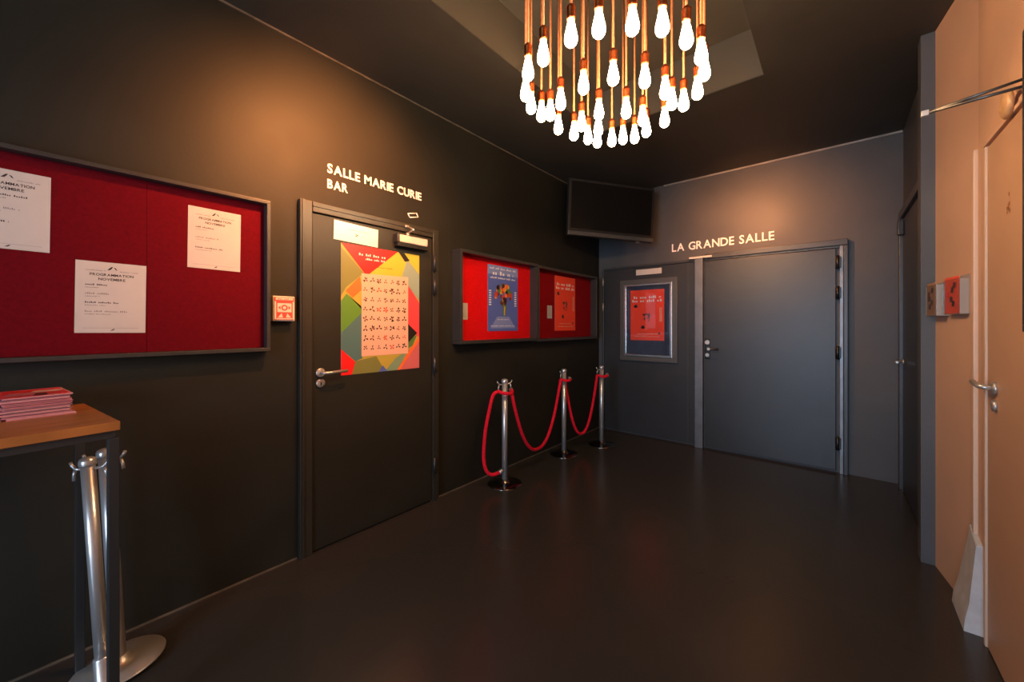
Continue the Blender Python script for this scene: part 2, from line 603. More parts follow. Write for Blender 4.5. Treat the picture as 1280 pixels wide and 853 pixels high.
h.lathe([(0.016, 0), (0.016, 0.004)], M_SATIN, (X(-1.045), -0.104, 1.105), 12, 'Y')
h.build('lever', hp)
h = MB(); h.lathe([(0.020, 0), (0.020, 0.012)], M_SATIN, (X(-1.072), -0.036, 1.035), 14, 'Y'); h.build('thumb_turn', hp)

# small plate above the framed poster
m = MB(); m.box(-0.156, 0.156, -0.006, 0, -0.034, 0.034, M_PLATE, 0.002)
tag(place(m.build('door_plate'), *back(-1.728, 2.015, 0.0225)), 'small pale plate on the narrow leaf above the framed poster', 'plate')

# ------------------------------------------------------------------ door_3: dark door in the side wall past the pillar
d3 = empty('door_3', (0.45, 4.56, 0), -PI / 2, 'dark door seen edge-on past the pillar', 'door', kind='structure')
m = MB(); m.box(0, 0.06, -0.04, 0, 0, 2.30, M_FRAME, 0.004); m.build('jamb', d3)
m = MB(); m.box(1.10, 1.16, -0.04, 0, 0, 2.30, M_FRAME, 0.004); m.build('jamb', d3)
m = MB(); m.box(0.061, 1.099, -0.04, 0, 2.24, 2.30, M_FRAME, 0.004); m.build('head_frame', d3)
m = MB(); m.box(0.063, 1.097, -0.018, 0, 0.012, 2.236, M_DOOR, 0.003); m.build('door_leaf', d3)
m = MB()
m.lathe([(0.024, 0), (0.024, 0.008)], M_SATIN, (0.115, -0.018, 1.065), 14, 'Y')
m.tube([(0.115, -0.024, 1.065), (0.115, -0.060, 1.065), (0.135, -0.068, 1.065), (0.225, -0.066, 1.065)], 0.009, M_SATIN, 8)
m.build('handle', d3)
m = MB(); m.box(0.09, 0.15, -0.055, -0.018, 2.10, 2.215, M_BLACK, 0.006); m.build('door_closer', d3)

# ------------------------------------------------------------------ door_4: beige door on the right
d4 = empty('door_4', *right(2.72), 'beige door with a brushed lever handle beside the beige wall', 'door', kind='structure')
m = MB()
m.box(0.000, 0.035, -0.022, 0, 0, 2.16, M_WHITE_TRIM, 0.006)
m.box(0.036, 0.170, -0.008, 0, 0, 2.16, M_BEIGE)
m.build('jamb', d4)
m = MB(); m.box(0.171, 0.192, -0.018, 0, 0, 2.118, M_WHITE_TRIM, 0.005); m.build('door_stop', d4)
m = MB()
m.box(0.171, 1.16, -0.020, 0, 2.119, 2.136, M_BEIGE, 0.003)
m.box(0.171, 1.16, -0.012, 0, 2.142, 2.16, M_BEIGE, 0.003)
m.build('head_frame', d4)
m = MB(); m.box(1.12, 1.16, -0.02, 0, 0, 2.118, M_BEIGE, 0.004); m.build('jamb', d4)
m = MB(); m.box(0.198, 1.112, -0.012, 0, 0.008, 2.110, M_BEIGE_DOOR, 0.003); m.build('door_leaf', d4)
h = MB()
h.lathe([(0.025, 0), (0.025, 0.010), (0.020, 0.012)], M_SATIN, (0.310, -0.012, 1.110), 18, 'Y')
hd = tag(h.build('handle', d4), 'brushed lever handle')
h = MB()
h.tube([(0.310, -0.020, 1.110), (0.310, -0.046, 1.112), (0.303, -0.055, 1.114), (0.285, -0.057, 1.116), (0.200, -0.054, 1.122)], 0.010, M_SATIN, 10)
h.build('lever', hd)
h = MB()
h.lathe([(0.022, 0), (0.022, 0.010), (0.010, 0.014)], M_SATIN, (0.310, -0.012, 1.040), 16, 'Y')
h.build('lock_cylinder', d4)

# plastered block at the foot of the beige door frame
m = MB()
prof = [(0.440, 2.600, 2.850, 0.0), (0.445, 2.602, 2.848, 0.06), (0.456, 2.604, 2.835, 0.12), (0.468, 2.606, 2.790, 0.27), (0.477, 2.608, 2.755, 0.385)]
rings = []
for x, y0, y1, z in prof:
    rings.append([m.bm.verts.new(p) for p in ((0.53, y0, z), (x, y0, z), (x + 0.004, y1, z), (0.53, y1, z))])
rings.append([m.bm.verts.new(p) for p in ((0.53, 2.612, 0.392), (0.483, 2.612, 0.392), (0.483, 2.750, 0.430), (0.53, 2.750, 0.430))])
m.slot(M_PLINTH)
for i in range(len(rings) - 1):
    for k in range(4):
        m.bm.faces.new((rings[i][k], rings[i][(k + 1) % 4], rings[i + 1][(k + 1) % 4], rings[i + 1][k]))
m.bm.faces.new(rings[0][::-1]); m.bm.faces.new(rings[-1])
tag(m.build('trim_4'), 'rough plastered pipe casing at the foot of the beige door frame', 'plinth', kind='structure')

# ------------------------------------------------------------------ noticeboards on the left wall


def noticeboard(y0, y1, z0, z1, depth, rail, label, felt, seams=()):
    b = empty('noticeboard', *left(y0, z0), label, 'noticeboard', 'red noticeboards on the long dark wall')
    w, h = y1 - y0, z1 - z0
    for (a, c, e, f) in ((0, w, 0, rail), (0, w, h - rail, h)):
        k = MB(); k.box(a, c, -depth, 0, e, f, M_CASE, 0.002); k.build('frame_rail', b)
    for (a, c) in ((0, rail), (w - rail, w)):
        k = MB(); k.box(a, c, -depth, 0, rail + 0.0005, h - rail - 0.0005, M_CASE, 0.002); k.build('frame_rail', b)
    xs = [rail] + list(seams) + [w - rail]
    for a, c in zip(xs[:-1], xs[1:]):
        k = MB(); k.box(a + 0.0006, c - 0.0006, -0.016, -0.002, rail + 0.001, h - rail - 0.001, felt); k.build('felt_panel', b)
    return b


noticeboard(-0.62, 0.745, 1.222, 2.035, 0.062, 0.018, 'wide red noticeboard with three white programme sheets', M_RED_DIM_LIT, (0.88,))
noticeboard(2.090, 3.142, 1.208, 1.984, 0.100, 0.026, 'red noticeboard holding the blue bouquet poster', M_RED_LIT)
noticeboard(3.146, 4.418, 1.196, 1.976, 0.100, 0.026, 'red noticeboard nearest the room corner holding the narrow orange poster', M_RED_HALF_LIT)

# small screw caps on the boards' tops


def sheet(name, w, h, print_fn, m_paper=M_PAPER, thick=0.0010, curl=0.0):
    mb = MB()
    mb.box(-w / 2, w / 2, -thick, 0, -h / 2, h / 2, m_paper)
    o = mb.build(name)
    if print_fn:
        p = MB()
        print_fn(p, w, h, -thick - 0.0003)
        q = p.build('print', o)
        q['kind'] = 'stuff'
    return o


def programme(seed, nblocks):
    def fn(p, w, h, y):
        r = random.Random(seed)
        # small peaked emblem between two thin name lines
        poly(p, [(-0.016, 0.118), (-0.004, 0.132), (0.002, 0.133), (-0.003, 0.124), (-0.007, 0.119)], y, M_INK)
        poly(p, [(0.003, 0.131), (0.010, 0.128), (0.015, 0.118), (0.010, 0.121)], y, M_INK)
        greek(p, -0.078, 0.112, 0.058, 0.0045, M_GREY_INK, y, r)
        greek(p, 0.022, 0.112, 0.058, 0.0045, M_GREY_INK, y, r)
        print_text(p, 'PROGRAMMATION', 0, 0.092, 0.0105, M_INK, y, 0.132, 0.02, True)
        print_text(p, 'NOVEMBRE', 0, 0.073, 0.0105, M_INK, y, 0.082, 0.02, True)
        z = 0.050
        for i in range(nblocks):
            ln = r.uniform(0.05, 0.13)
            greek(p, -0.078, z, ln, 0.0065, M_GREY_INK if i % 2 else M_INK, y, r)
            greek(p, -0.078, z - 0.011, ln * 0.6, 0.004, M_GREY_INK, y, r)
            z -= 0.15 / nblocks
        quad(p, -0.085, 0.085, -0.1310, -0.1300, y, M_GREY_INK)
        poly(p, [(-0.004, -0.142), (0.006, -0.134), (0.011, -0.135), (0.004, -0.141)], y, M_INK)
    return fn


G = 'programme sheets on the wide noticeboard'
OFF1 = 0.0165
o = sheet('programme_sheet', 0.210, 0.300, programme(1, 3)); tag(place(o, *left(-0.124, 1.800, OFF1)), 'white programme sheet cut by the frame edge, highest on the wide noticeboard', 'sheet', G)
o = sheet('programme_sheet', 0.212, 0.302, programme(2, 4)); tag(place(o, *left(0.151, 1.480, OFF1)), 'white programme sheet lowest on the wide noticeboard', 'sheet', G)
o = sheet('programme_sheet', 0.214, 0.300, programme(3, 3)); tag(place(o, *left(0.511, 1.792, OFF1)), 'white programme sheet at the end of the wide noticeboard nearest the door', 'sheet', G)
for o_ in [x for x in S.objects if x.name.startswith('programme_sheet')]:
    o_.rotation_euler[1] = 0.012


# ------------------------------------------------------------------ posters
C = {k: mat('print_' + k, rgb(*v), 0.35) for k, v in dict(
    red=(226, 34, 34), olive=(122, 124, 66), orange=(236, 112, 50), green=(92, 140, 52), teal=(78, 112, 112), yellow=(214, 178, 60),
    lime=(184, 176, 62), grey=(138, 158, 144), coral=(232, 70, 76), black=(36, 32, 28), mauve=(204, 104, 106), khaki=(176, 158, 66),
    blush=(226, 176, 152), blue=(84, 102, 176), sky=(128, 142, 196), leaf=(86, 120, 66), amber=(224, 132, 44), dusk=(92, 36, 30), white=(236, 228, 224),
    sage=(122, 150, 120), rust=(190, 62, 34), umber=(70, 50, 36)).items()}


def collage(p, w, h, y):
    def P(pts, c, lay):
        poly(p, [((u - 0.5) * w, (0.5 - v) * h) for u, v in pts], y - lay * 0.0002, C[c])
    P([(0, 0), (1, 0), (1, 1), (0, 1)], 'khaki', 0)
    P([(0, .03), (.26, .21), (.06, .33), (0, .40)], 'olive', 1)
    P([(0, 0), (.69, 0), (.32, .215), (.27, .215)], 'red', 2)
    P([(.69, 0), (.82, .06), (.80, .24), (.24, .24)], 'yellow', 1)
    P([(.76, 0), (1, 0), (1, .17), (.82, .05)], 'lime', 2)
    P([(.70, 0), (.78, 0), (.86, .06), (.79, .075)], 'black', 3)
    P([(.82, .05), (1, .17), (1, .40), (.74, .22)], 'grey', 2)
    P([(.05, .36), (.21, .24), (.24, .34), (.13, .41)], 'orange', 3)
    P([(.06, .38), (.24, .34), (.24, .50)], 'khaki', 2)
    P([(0, .44), (.06, .38), (.24, .48), (.24, .53), (0, .68)], 'green', 2)
    P([(0, .68), (.24, .52), (.24, .88), (.16, .90), (0, .80)], 'teal', 3)
    P([(0, .80), (.16, .905), (.12, 1), (0, 1)], 'red', 2)
    P([(.12, 1), (.16, .90), (.42, .87), (.54, 1)], 'olive', 2)
    P([(.40, .86), (.60, .86), (.66, .90), (.52, 1)], 'khaki', 3)
    P([(.52, 1), (.66, .90), (.82, .84), (.70, 1)], 'sage', 3)
    P([(.44, 1), (.49, .95), (.55, 1)], 'blue', 4)
    P([(.80, .24), (1, .42), (1, .74), (.80, .60)], 'coral', 2)
    P([(.82, .60), (.97, .69), (.84, .77)], 'black', 3)
    P([(.84, .76), (.97, .70), (.90, .80), (.84, .82)], 'leaf', 3)
    P([(1, .73), (1, 1), (.70, 1), (.84, .84)], 'mauve', 2)
    P([(1, .71), (1, .76), (.72, 1), (.68, 1)], 'orange', 4)
    # pale panel of little plant silhouettes, eight rows of seven
    P([(.23, .215), (.835, .205), (.835, .865), (.23, .865)], 'blush', 5)
    r = random.Random(11)
    for j in range(8):
        for i in range(7):
            cu = .275 + i * .084
            cv = .262 + j * .077
            s_ = r.uniform(.022, .034)
            k = r.randint(3, 5)
            c = r.choice(('black', 'black', 'umber', 'rust' if r.random() < .4 else 'umber'))
            for q in range(k):
                a = 2 * PI * q / k + r.random()
                pts = []
                for t, rr in ((-.35, .9), (0, 1.15), (.35, .9)):
                    pts.append((cu + math.cos(a + t) * s_ * rr, cv + math.sin(a + t) * s_ * rr * .72))
                P([(cu, cv)] + pts, c, 6 + q * .3)
    q = random.Random(3)
    greek(p, -0.30 * w, .425 * h, .34 * w, .016, C['white'], y - .0008, q)
    greek(p, -0.22 * w, .395 * h, .24 * w, .013, C['white'], y - .0008, q)
    greek(p, -0.18 * w, .345 * h, .30 * w, .006, C['dusk'], y - .0008, q)


o = sheet('poster', 0.594, 0.840, collage, thick=0.0012)
tag(place(o, *left(1.447, 1.464, 0.0225)), 'multicoloured angular collage poster with a pale grid of plant shapes', 'poster')


def notice(p, w, h, y):
    r = random.Random(5)
    greek(p, -0.05, 0.018, 0.14, 0.006, M_GREY_INK, y, r)
    print_text(p, '>', 0.0, -0.022, 0.026, M_INK, y, bold=0.03, center=True)


o = sheet('notice_sheet', 0.300, 0.120, notice, M_GLOSS_PAPER, 0.0012)
tag(place(o, *left(1.255, 1.955, 0.024)), 'glossy white notice sheet stuck above the collage poster', 'sheet')
o.rotation_euler[1] = 0.03


def bouquet(p, w, h, y):
    quad(p, -w / 2, w / 2, -h / 2, h / 2, y, C['blue'])
    q = random.Random(8)
    quad(p, -w / 2, w / 2, .36 * h, .5 * h, y - .0001, C['sky'])
    greek(p, -.44 * w, .44 * h, .88 * w, .020, C['white'], y - .0003, q)
    greek(p, -.34 * w, .355 * h, .68 * w, .036, C['white'], y - .0003, q)
    greek(p, -.42 * w, .30 * h, .84 * w, .016, C['white'], y - .0003, q)
    poly(p, [(-.03 * w, -.02 * h), (.12 * w, -.02 * h), (.06 * w, -.27 * h), (0, -.27 * h)], y - .0003, C['leaf'])
    poly(p, [(.02 * w, -.12 * h), (.07 * w, -.12 * h), (.05 * w, -.26 * h), (.02 * w, -.26 * h)], y - .0006, C['yellow'])
    for i in range(46):
        a = q.uniform(0, 2 * PI); rr = math.sqrt(q.random())
        cx, cz = math.cos(a) * rr * .30 * w, .07 * h + math.sin(a) * rr * .145 * h
        if cz < 0:
            cx *= .6
        rad = q.uniform(.025, .06) * w
        c = C[q.choice(('amber', 'orange', 'yellow', 'dusk', 'rust', 'leaf', 'black', 'orange'))]
        poly(p, [(cx + math.cos(t * PI / 4) * rad, cz + math.sin(t * PI / 4) * rad * 1.1) for t in range(8)], y - .0008 - i * .00001, c)
    poly(p, [(-.2 * w, -.28 * h), (.2 * w, -.28 * h), (.42 * w, -.46 * h), (-.42 * w, -.46 * h)], y - .0002, C['sky'])
    greek(p, -.18 * w, -.33 * h, .36 * w, .010, C['white'], y - .0004, q)
    greek(p, -.40 * w, -.43 * h, .80 * w, .010, C['white'], y - .0004, q)
    for sx in (-.46, .38):
        for k in range(7):
            quad(p, sx * w, (sx + .07) * w, (.1 - k * .035) * h, (.118 - k * .035) * h, y - .0003, C['white'])


o = sheet('poster', 0.425, 0.605, bouquet)
tag(place(o, *left(2.703, 1.612, OFF1)), 'blue poster with a bouquet of orange flowers', 'poster')


def orange(p, w, h, y, pale=1.0):
    quad(p, -w / 2, w / 2, -h / 2, h / 2, y, M_ORANGE)
    q = random.Random(21)
    greek(p, -.40 * w, .33 * h, .82 * w, .030, C['white'], y - .0003, q)
    greek(p, -.44 * w, .26 * h, .90 * w, .030, C['white'], y - .0003, q)
    for (cu, cv, s_) in ((-.34, .18, .055), (-.12, -.24, .055), (.36, -.36, .03)):
        poly(p, [((cu + math.cos(t * PI / 3 + .4) * s_ * (1.3 if t % 2 else .9)) * w, cv * h + math.sin(t * PI / 3 + .4) * s_ * w) for t in range(6)], y - .0003, C['black'])
    for i in range(44):
        a = q.uniform(0, 2 * PI); rr = q.uniform(.25, 1)
        cx, cz = math.cos(a) * rr * .14 * w, math.sin(a) * rr * .14 * w - .04 * h
        rad = q.uniform(.010, .022) * w
        poly(p, [(cx + math.cos(t * PI / 2 + a) * rad, cz + math.sin(t * PI / 2 + a) * rad * 1.6) for t in range(4)], y - .0004 - i * .00001, C[q.choice(('dusk', 'black', 'mauve', 'umber'))])
    for k in range(8):
        quad(p, .36 * w, .44 * w, (.12 - k * .035) * h, (.138 - k * .035) * h, y - .0003, C['blush'])
    greek(p, -.30 * w, -.38 * h, .60 * w, .010, C['blush'], y - .0003, q)
    greek(p, -.36 * w, -.43 * h, .72 * w, .010, C['blush'], y - .0003, q)


o = sheet('poster', 0.440, 0.620, orange)
tag(place(o, *left(3.790, 1.612, OFF1)), 'orange-red poster on the red noticeboard nearest the corner', 'poster')

# small cards on the two red boards
for (yy, zz, lab) in ((2.200, 1.480, 'small pale card beside the blue bouquet poster'), (3.470, 1.508, 'small pale card beside the orange poster on the red board')):
    def cardprint(p, w, h, y):
        r = random.Random(2)
        for k in range(6):
            greek(p, -w * .38, h * (.34 - k * .13), w * .7, .006, M_GREY_INK, y, r)
    o = sheet('card', 0.090, 0.140, cardprint)
    tag(place(o, *left(yy, zz, OFF1)), lab, 'card', 'small cards on the red boards')

# ------------------------------------------------------------------ framed poster on the narrow leaf of the double door
fx0, fx1, fz0, fz1 = -2.078, -1.385, 0.925, 1.925
pf = empty('poster_case', *back((fx0 + fx1) / 2, fz0, 0.0225), 'silver and grey glazed poster frame on the narrow door leaf', 'frame')
fw, fh = (fx1 - fx0) / 2, fz1 - fz0


def ring(mb, hw, z0, z1, t, y0, y1, m_):
    mb.box(-hw, hw, y0, y1, z0, z0 + t, m_, 0.003)
    mb.box(-hw, hw, y0, y1, z1 - t, z1, m_, 0.003)
    mb.box(-hw, -hw + t, y0, y1, z0 + t, z1 - t, m_, 0.003)
    mb.box(hw - t, hw, y0, y1, z0 + t, z1 - t, m_, 0.003)


k = MB(); ring(k, fw, 0, fh, 0.055, -0.040, 0, M_OUTER); k.build('outer_frame', pf)
k = MB(); ring(k, fw - 0.056, 0.056, fh - 0.056, 0.026, -0.046, -0.002, M_SILVER); k.build('inner_frame', pf)
k = MB(); k.box(-fw + 0.083, fw - 0.083, -0.010, -0.001, 0.083, fh - 0.083, M_NAVY); k.build('backing', pf)
k = MB(); k.box(-fw + 0.083, fw - 0.083, -0.030, -0.027, 0.083, fh - 0.083, M_GLASS); k.build('glass_pane', pf)
o = sheet('poster', 0.413, 0.615, orange)
tag(place(o, *back(-1.745, 1.487, 0.0225 + 0.0105)), 'orange-red poster behind glass in the silver frame', 'poster')

# ------------------------------------------------------------------ room names on the walls
sg = empty('room_name', *left(1.075, 2.215, 0.0015), 'cream lettering SALLE MARIE CURIE BAR above the dark door', 'sign')
letters(sg, 'SALLE MARIE CURIE', 0, 0.095, 0.056, M_LETTER, 0.705, bold=0.022)
letters(sg, 'BAR', 0, 0.0, 0.054, M_LETTER, 0.130, bold=0.022)
k = MB()
for (a, b_) in (((0.585, -0.030), (0.660, -0.012)), ((0.600, -0.056), (0.675, -0.038)), ((0.585, -0.030), (0.600, -0.056)), ((0.660, -0.012), (0.675, -0.038))):
    k.tube([(a[0], -0.001, a[1]), (b_[0], -0.001, b_[1])], 0.0038, M_LETTER, 6)
tag(k.build('outline_mark', sg), 'slanted outline mark')
sg = empty('room_name', *back(-1.461, 2.226, 0.0015), 'cream lettering LA GRANDE SALLE above the double door', 'sign')
letters(sg, 'LA GRANDE SALLE', 0, 0.0, 0.088, M_LETTER, 0.998, bold=0.016)

# ------------------------------------------------------------------ fire call point
fp = empty('fire_call_point', *left(0.818, 1.455), 'square red and cream fire alarm call point beside the door', 'alarm')
k = MB(); k.box(-0.056, 0.056, -0.042, 0, -0.070, 0.070, M_CALLWHITE, 0.006); k.build('housing', fp)
k = MB(); k.box(-0.050, 0.050, -0.047, -0.0425, -0.064, 0.064, M_CALLRED, 0.003); k.build('front_cover', fp)
k = MB()
y = -0.0475
quad(k, -0.044, 0.044, 0.048, 0.060, y, M_CALLWHITE)
greek(k, -0.036, 0.050, 0.07, 0.008, M_CALLRED, y - .0003, random.Random(4))
for sx in (-1, 1):
    quad(k, sx * 0.046 - 0.004, sx * 0.046 + 0.004, -0.06, 0.04, y, M_CALLWHITE)
quad(k, -0.036, 0.036, -0.020, 0.030, y, M_CALLWHITE)
for i in range(12):
    a0, a1 = 2 * PI * i / 12, 2 * PI * (i + 1) / 12
    k.face([(0.017 * math.cos(a0), y - .0003, 0.005 + 0.017 * math.sin(a0)), (0.017 * math.cos(a1), y - .0003, 0.005 + 0.017 * math.sin(a1)), (0.009 * math.cos(a1), y - .0003, 0.005 + 0.009 * math.sin(a1)), (0.009 * math.cos(a0), y - .0003, 0.005 + 0.009 * math.sin(a0))], M_CALLRED)
for sx in (-1, 1):
    poly(k, [(sx * 0.032, 0.005), (sx * 0.020, 0.016), (sx * 0.020, -0.006)], y - .0003, M_CALLRED)
    poly(k, [(sx * 0.034, -0.050), (sx * 0.014, -0.026), (sx * 0.008, -0.050)], y, M_CALLWHITE)
quad(k, -0.04, 0.04, -0.060, -0.054, y, M_CALLWHITE)
k.build('label_print', fp)['kind'] = 'stuff'

# ------------------------------------------------------------------ television in the corner
tl, tr = Vector((-2.180, 3.500, 0)), Vector((-1.575, 4.325, 0))
wv = (tr - tl)
tvw = wv.length
tv = empty('television', ((tl.x + tr.x) / 2, (tl.y + tr.y) / 2, 2.310), math.atan2(wv.y, wv.x), 'black flat television on an arm in the ceiling corner', 'television')
tv.rotation_euler[1] = 0.035
hw = tvw / 2
k = MB(); k.box(-hw, hw, -0.015, 0.045, 0.0, 0.610, M_BEZEL, 0.006); k.build('housing', tv)
k = MB(); k.box(-hw + 0.030, hw - 0.030, -0.0175, -0.0155, 0.075, 0.580, M_SCREEN); k.build('screen', tv)
k = MB(); k.box(-hw + 0.004, hw - 0.004, -0.026, -0.0155, 0.004, 0.046, M_BAR, 0.004); k.build('speaker_bar', tv)
k = MB(); k.box(hw - 0.210, hw - 0.165, -0.012, 0.02, -0.026, 0.0, M_BAR, 0.004); k.build('sensor', tv)
k = MB()
k.box(-0.12, 0.12, 0.0455, 0.060, 0.20, 0.42, M_DARK_METAL, 0.003)
k.tube([(0, 0.06, 0.31), (0.03, 0.27, 0.31)], 0.02, M_DARK_METAL, 10)
k.tube([(0.03, 0.27, 0.31), (0.0, 0.27, 0.74)], 0.022, M_DARK_METAL, 10)
k.build('mount_arm', tv)

# ------------------------------------------------------------------ rope stanchions


def stanchion(x, y, label, lean=(0, 0), hooks=(), group='chrome stanchions along the long wall', z=0.0, disc=True, disc_mat=None):
    t = empty('stanchion', (x, y, z), 0, label, 'stanchion', group)
    t.rotation_euler = (lean[0], lean[1], 0)
    if not disc:
        k = MB(); k.lathe([(0.034, 0.0), (0.034, 0.012), (0.0285, 0.016), (0.0285, 0.110), (0.0245, 0.116)], M_CHROME, seg=28); k.build('foot_sleeve', t)
    else:
        k = MB(); k.lathe([(0.146, 0.0), (0.147, 0.003), (0.144, 0.007), (0.06, 0.012), (0.036, 0.020), (0.032, 0.036), (0.027, 0.040)], disc_mat or M_DISC, seg=40); k.build('base', t)
    k = MB(); k.lathe([(0.0235, 0.0405), (0.0235, 0.868)], M_CHROME, seg=24); k.build('pole', t)
    k = MB(); k.lathe([(0.027, 0.8685), (0.0285, 0.874), (0.0285, 0.888), (0.025, 0.897), (0.016, 0.902), (0.004, 0.904)], M_CHROME, seg=24); k.build('cap', t)
    for a in hooks:
        c, s_ = math.cos(a), math.sin(a)
        k = MB()
        k.tube([(0.0245 * c, 0.0245 * s_, 0.855), (0.055 * c, 0.055 * s_, 0.858), (0.070 * c, 0.070 * s_, 0.872), (0.076 * c, 0.076 * s_, 0.885)], 0.006, M_CHROME, 8)
        k.tube([(0.058 * c, 0.058 * s_, 0.852), (0.064 * c, 0.064 * s_, 0.835), (0.066 * c, 0.066 * s_, 0.812)], 0.006, M_CHROME, 8)
        k.build('hook', t)
    return t


s1 = (-2.168, 2.476); s2 = (-2.187, 3.449); s3 = (-2.034, 4.001)
stanchion(*s1, 'nearest of three chrome stanchions in line, between two red rope ends', hooks=(PI * 1.42, PI * .42))
stanchion(*s2, 'middle of three chrome stanchions in line, carrying both ropes', hooks=(-PI / 2, PI * .64))
stanchion(*s3, 'chrome stanchion nearest the double door, holding the last rope end', hooks=(-PI * .62,))


def catenary(p, q, low, n=26, power=2.0):
    p, q = Vector(p), Vector(q)
    out = []
    for i in range(n + 1):
        t = i / n
        v = p.lerp(q, t)
        base = p.z + (q.z - p.z) * t
        w = 1 - abs(2 * t - 1) ** power
        v.z = base - w * (base - low)
        out.append(v)
    return out


def rope(pts, label, collar):
    o0 = Vector(pts[0])
    t = empty('barrier_rope', o0, 0, label, 'rope', 'red ropes between the stanchions')
    pl_ = [Vector(p) - o0 for p in pts]
    k = MB(); k.tube(pl_, 0.0148, M_ROPE, 12); k.build('rope_body', t)
    for i in collar:
        a = pl_[i]; b_ = pl_[i + 1] if i == 0 else pl_[i - 1]
        d_ = (b_ - a).normalized()
        k = MB(); k.tube([a - d_ * 0.012, a + d_ * 0.028], 0.0172, M_SATIN, 12); k.build('end_collar', t)


def hang(s, a, r=0.066, z=0.80):
    return (s[0] + math.cos(a) * r, s[1] + math.sin(a) * r, z)


h1l, h1r = hang(s1, PI * 1.42), hang(s1, PI * .42)
h2l, h2r = hang(s2, -PI / 2), hang(s2, PI * .64)
h3l = hang(s3, -PI * .62)
tail = [h1l, (-2.210, 2.375, 0.77), (-2.222, 2.345, 0.66), (-2.235, 2.312, 0.50), (-2.240, 2.296, 0.36), (-2.238, 2.290, 0.25), (-2.226, 2.298, 0.165), (-2.205, 2.325, 0.118), (-2.185, 2.365, 0.108), (-2.172, 2.412, 0.115), (-2.168, 2.436, 0.122)]


def smooth(pts, n=4):
    P = [Vector(p) for p in pts]
    out = []
    for i in range(len(P) - 1):
        a, b_, c, d_ = P[max(i - 1, 0)], P[i], P[i + 1], P[min(i + 2, len(P) - 1)]
        for j in range(n):
            t = j / n
            out.append(0.5 * ((2 * b_) + (c - a) * t + (2 * a - 5 * b_ + 4 * c - d_) * t * t + (3 * b_ - a - 3 * c + d_) * t ** 3))
    out.append(P[-1])
    return out




def wrap(s_, a0, a1, n=14):
    return [(s_[0] + math.cos(a0 + (a1 - a0) * i / n) * 0.064, s_[1] + math.sin(a0 + (a1 - a0) * i / n) * 0.064, 0.800 - 0.016 * math.sin(PI * i / n)) for i in range(n + 1)]


# each rope is wound once around the head of a post
rope(wrap(s1, PI * 2.40, PI * 1.43) + smooth(tail)[1:], 'loose red rope hanging from the nearest stanchion down to its base', (-1,))
rope(catenary(h1r, h2l, 0.18, power=2.3) + wrap(s2, -PI / 2, PI * .33)[1:], 'red velvet rope sagging low between the nearest and middle stanchions', (0, -1))
rope(catenary(h2r, h3l, 0.165, power=2.2) + wrap(s3, -PI * .62, PI * .25)[1:], 'red velvet rope sagging between the middle and last stanchions', (0, -1))
# ------------------------------------------------------------------ high table with flyers and two more stanchions under it
rz = math.radians(7)
tb = empty('high_table', (-1.772, 0.131, 0), rz, 'narrow wooden high table with dark square steel legs against the wall', 'table')
TW, TL = 0.520, 1.15
k = MB(); k.box(-TW, 0, -TL, 0, 1.022, 1.050, M_WOOD, 0.002); k.build('tabletop', tb)
k = MB()
k.box(-TW + 0.01, -0.010, -TL + 0.01, -0.010, 0.998, 1.0215, M_DARK_METAL); k.build('apron', tb)
for (ax, ay) in ((-0.027, -0.027), (-TW + 0.001, -0.027), (-0.027, -TL + 0.001), (-TW + 0.001, -TL + 0.001)):
    k = MB(); k.box(ax, ax + 0.026, ay, ay + 0.026, 0, 0.9975, M_DARK_METAL, 0.002); k.build('leg', tb)


def flyer_pile(x, y, w, l, h, rot, n, label, seed, cols):
    t = empty('flyer_stack', (x, y, 1.0502), rot, label, 'flyers', 'stacks of flyers on the high table')
    r = random.Random(seed)
    z = 0.0
    slabs = {}
    for i in range(n):
        th = h / n
        dx, dy = r.uniform(-.004, .004), r.uniform(-.005, .005)
        if i < 3:
            dx += 0.018 - 0.006 * i; dy += 0.014 - 0.005 * i
        kmat = cols[i % len(cols)]
        slabs.setdefault('sheets', MB()).box(-w + dx, dx, -l + dy, dy, z, z + th * 0.96, kmat)
        z += th
    o_ = slabs['sheets'].build('sheets', t)
    o_['kind'] = 'stuff'
    k = MB()
    k.box(-w, 0, -l, 0, z, z + 0.0008, C['coral'])
    pr = k.build('top_flyer', t)
    k = MB()
    zz = z + 0.0011
    for i in range(8):
        cx, cy = r.uniform(-w * .9, -w * .15), r.uniform(-l * .9, -l * .12)
        sx, sy = r.uniform(.015, .05), r.uniform(.015, .05)
        sx = min(sx, -cx, cx + w); sy = min(sy, -cy, cy + l)
        k.face([(cx - sx, cy - sy * .6, zz + i * .0001), (cx + sx * .8, cy - sy, zz + i * .0001), (cx + sx, cy + sy * .7, zz + i * .0001), (cx - sx * .6, cy + sy, zz + i * .0001)], C[r.choice(('red', 'mauve', 'grey', 'dusk', 'blush', 'red'))])
    k.build('print', pr)


M_PINK = mat('pink_sheet_edges', rgb(208, 120, 128), 0.7)
M_PINK2 = mat('pale_sheet_edges', rgb(214, 160, 160), 0.7)
M_PINK3 = mat('grey_sheet_edges', rgb(150, 108, 116), 0.7)
flyer_pile(-2.070, 0.030, 0.225, 0.150, 0.072, rz, 26, 'pink stack of flyers nearest the end of the wooden table', 31, (M_PINK, M_PINK2, M_PINK, M_PINK3))
flyer_pile(-2.062, -0.135, 0.235, 0.160, 0.066, rz, 24, 'pink stack of flyers behind the first, towards the table middle', 33, (M_PINK2, M_PINK, M_PINK3))

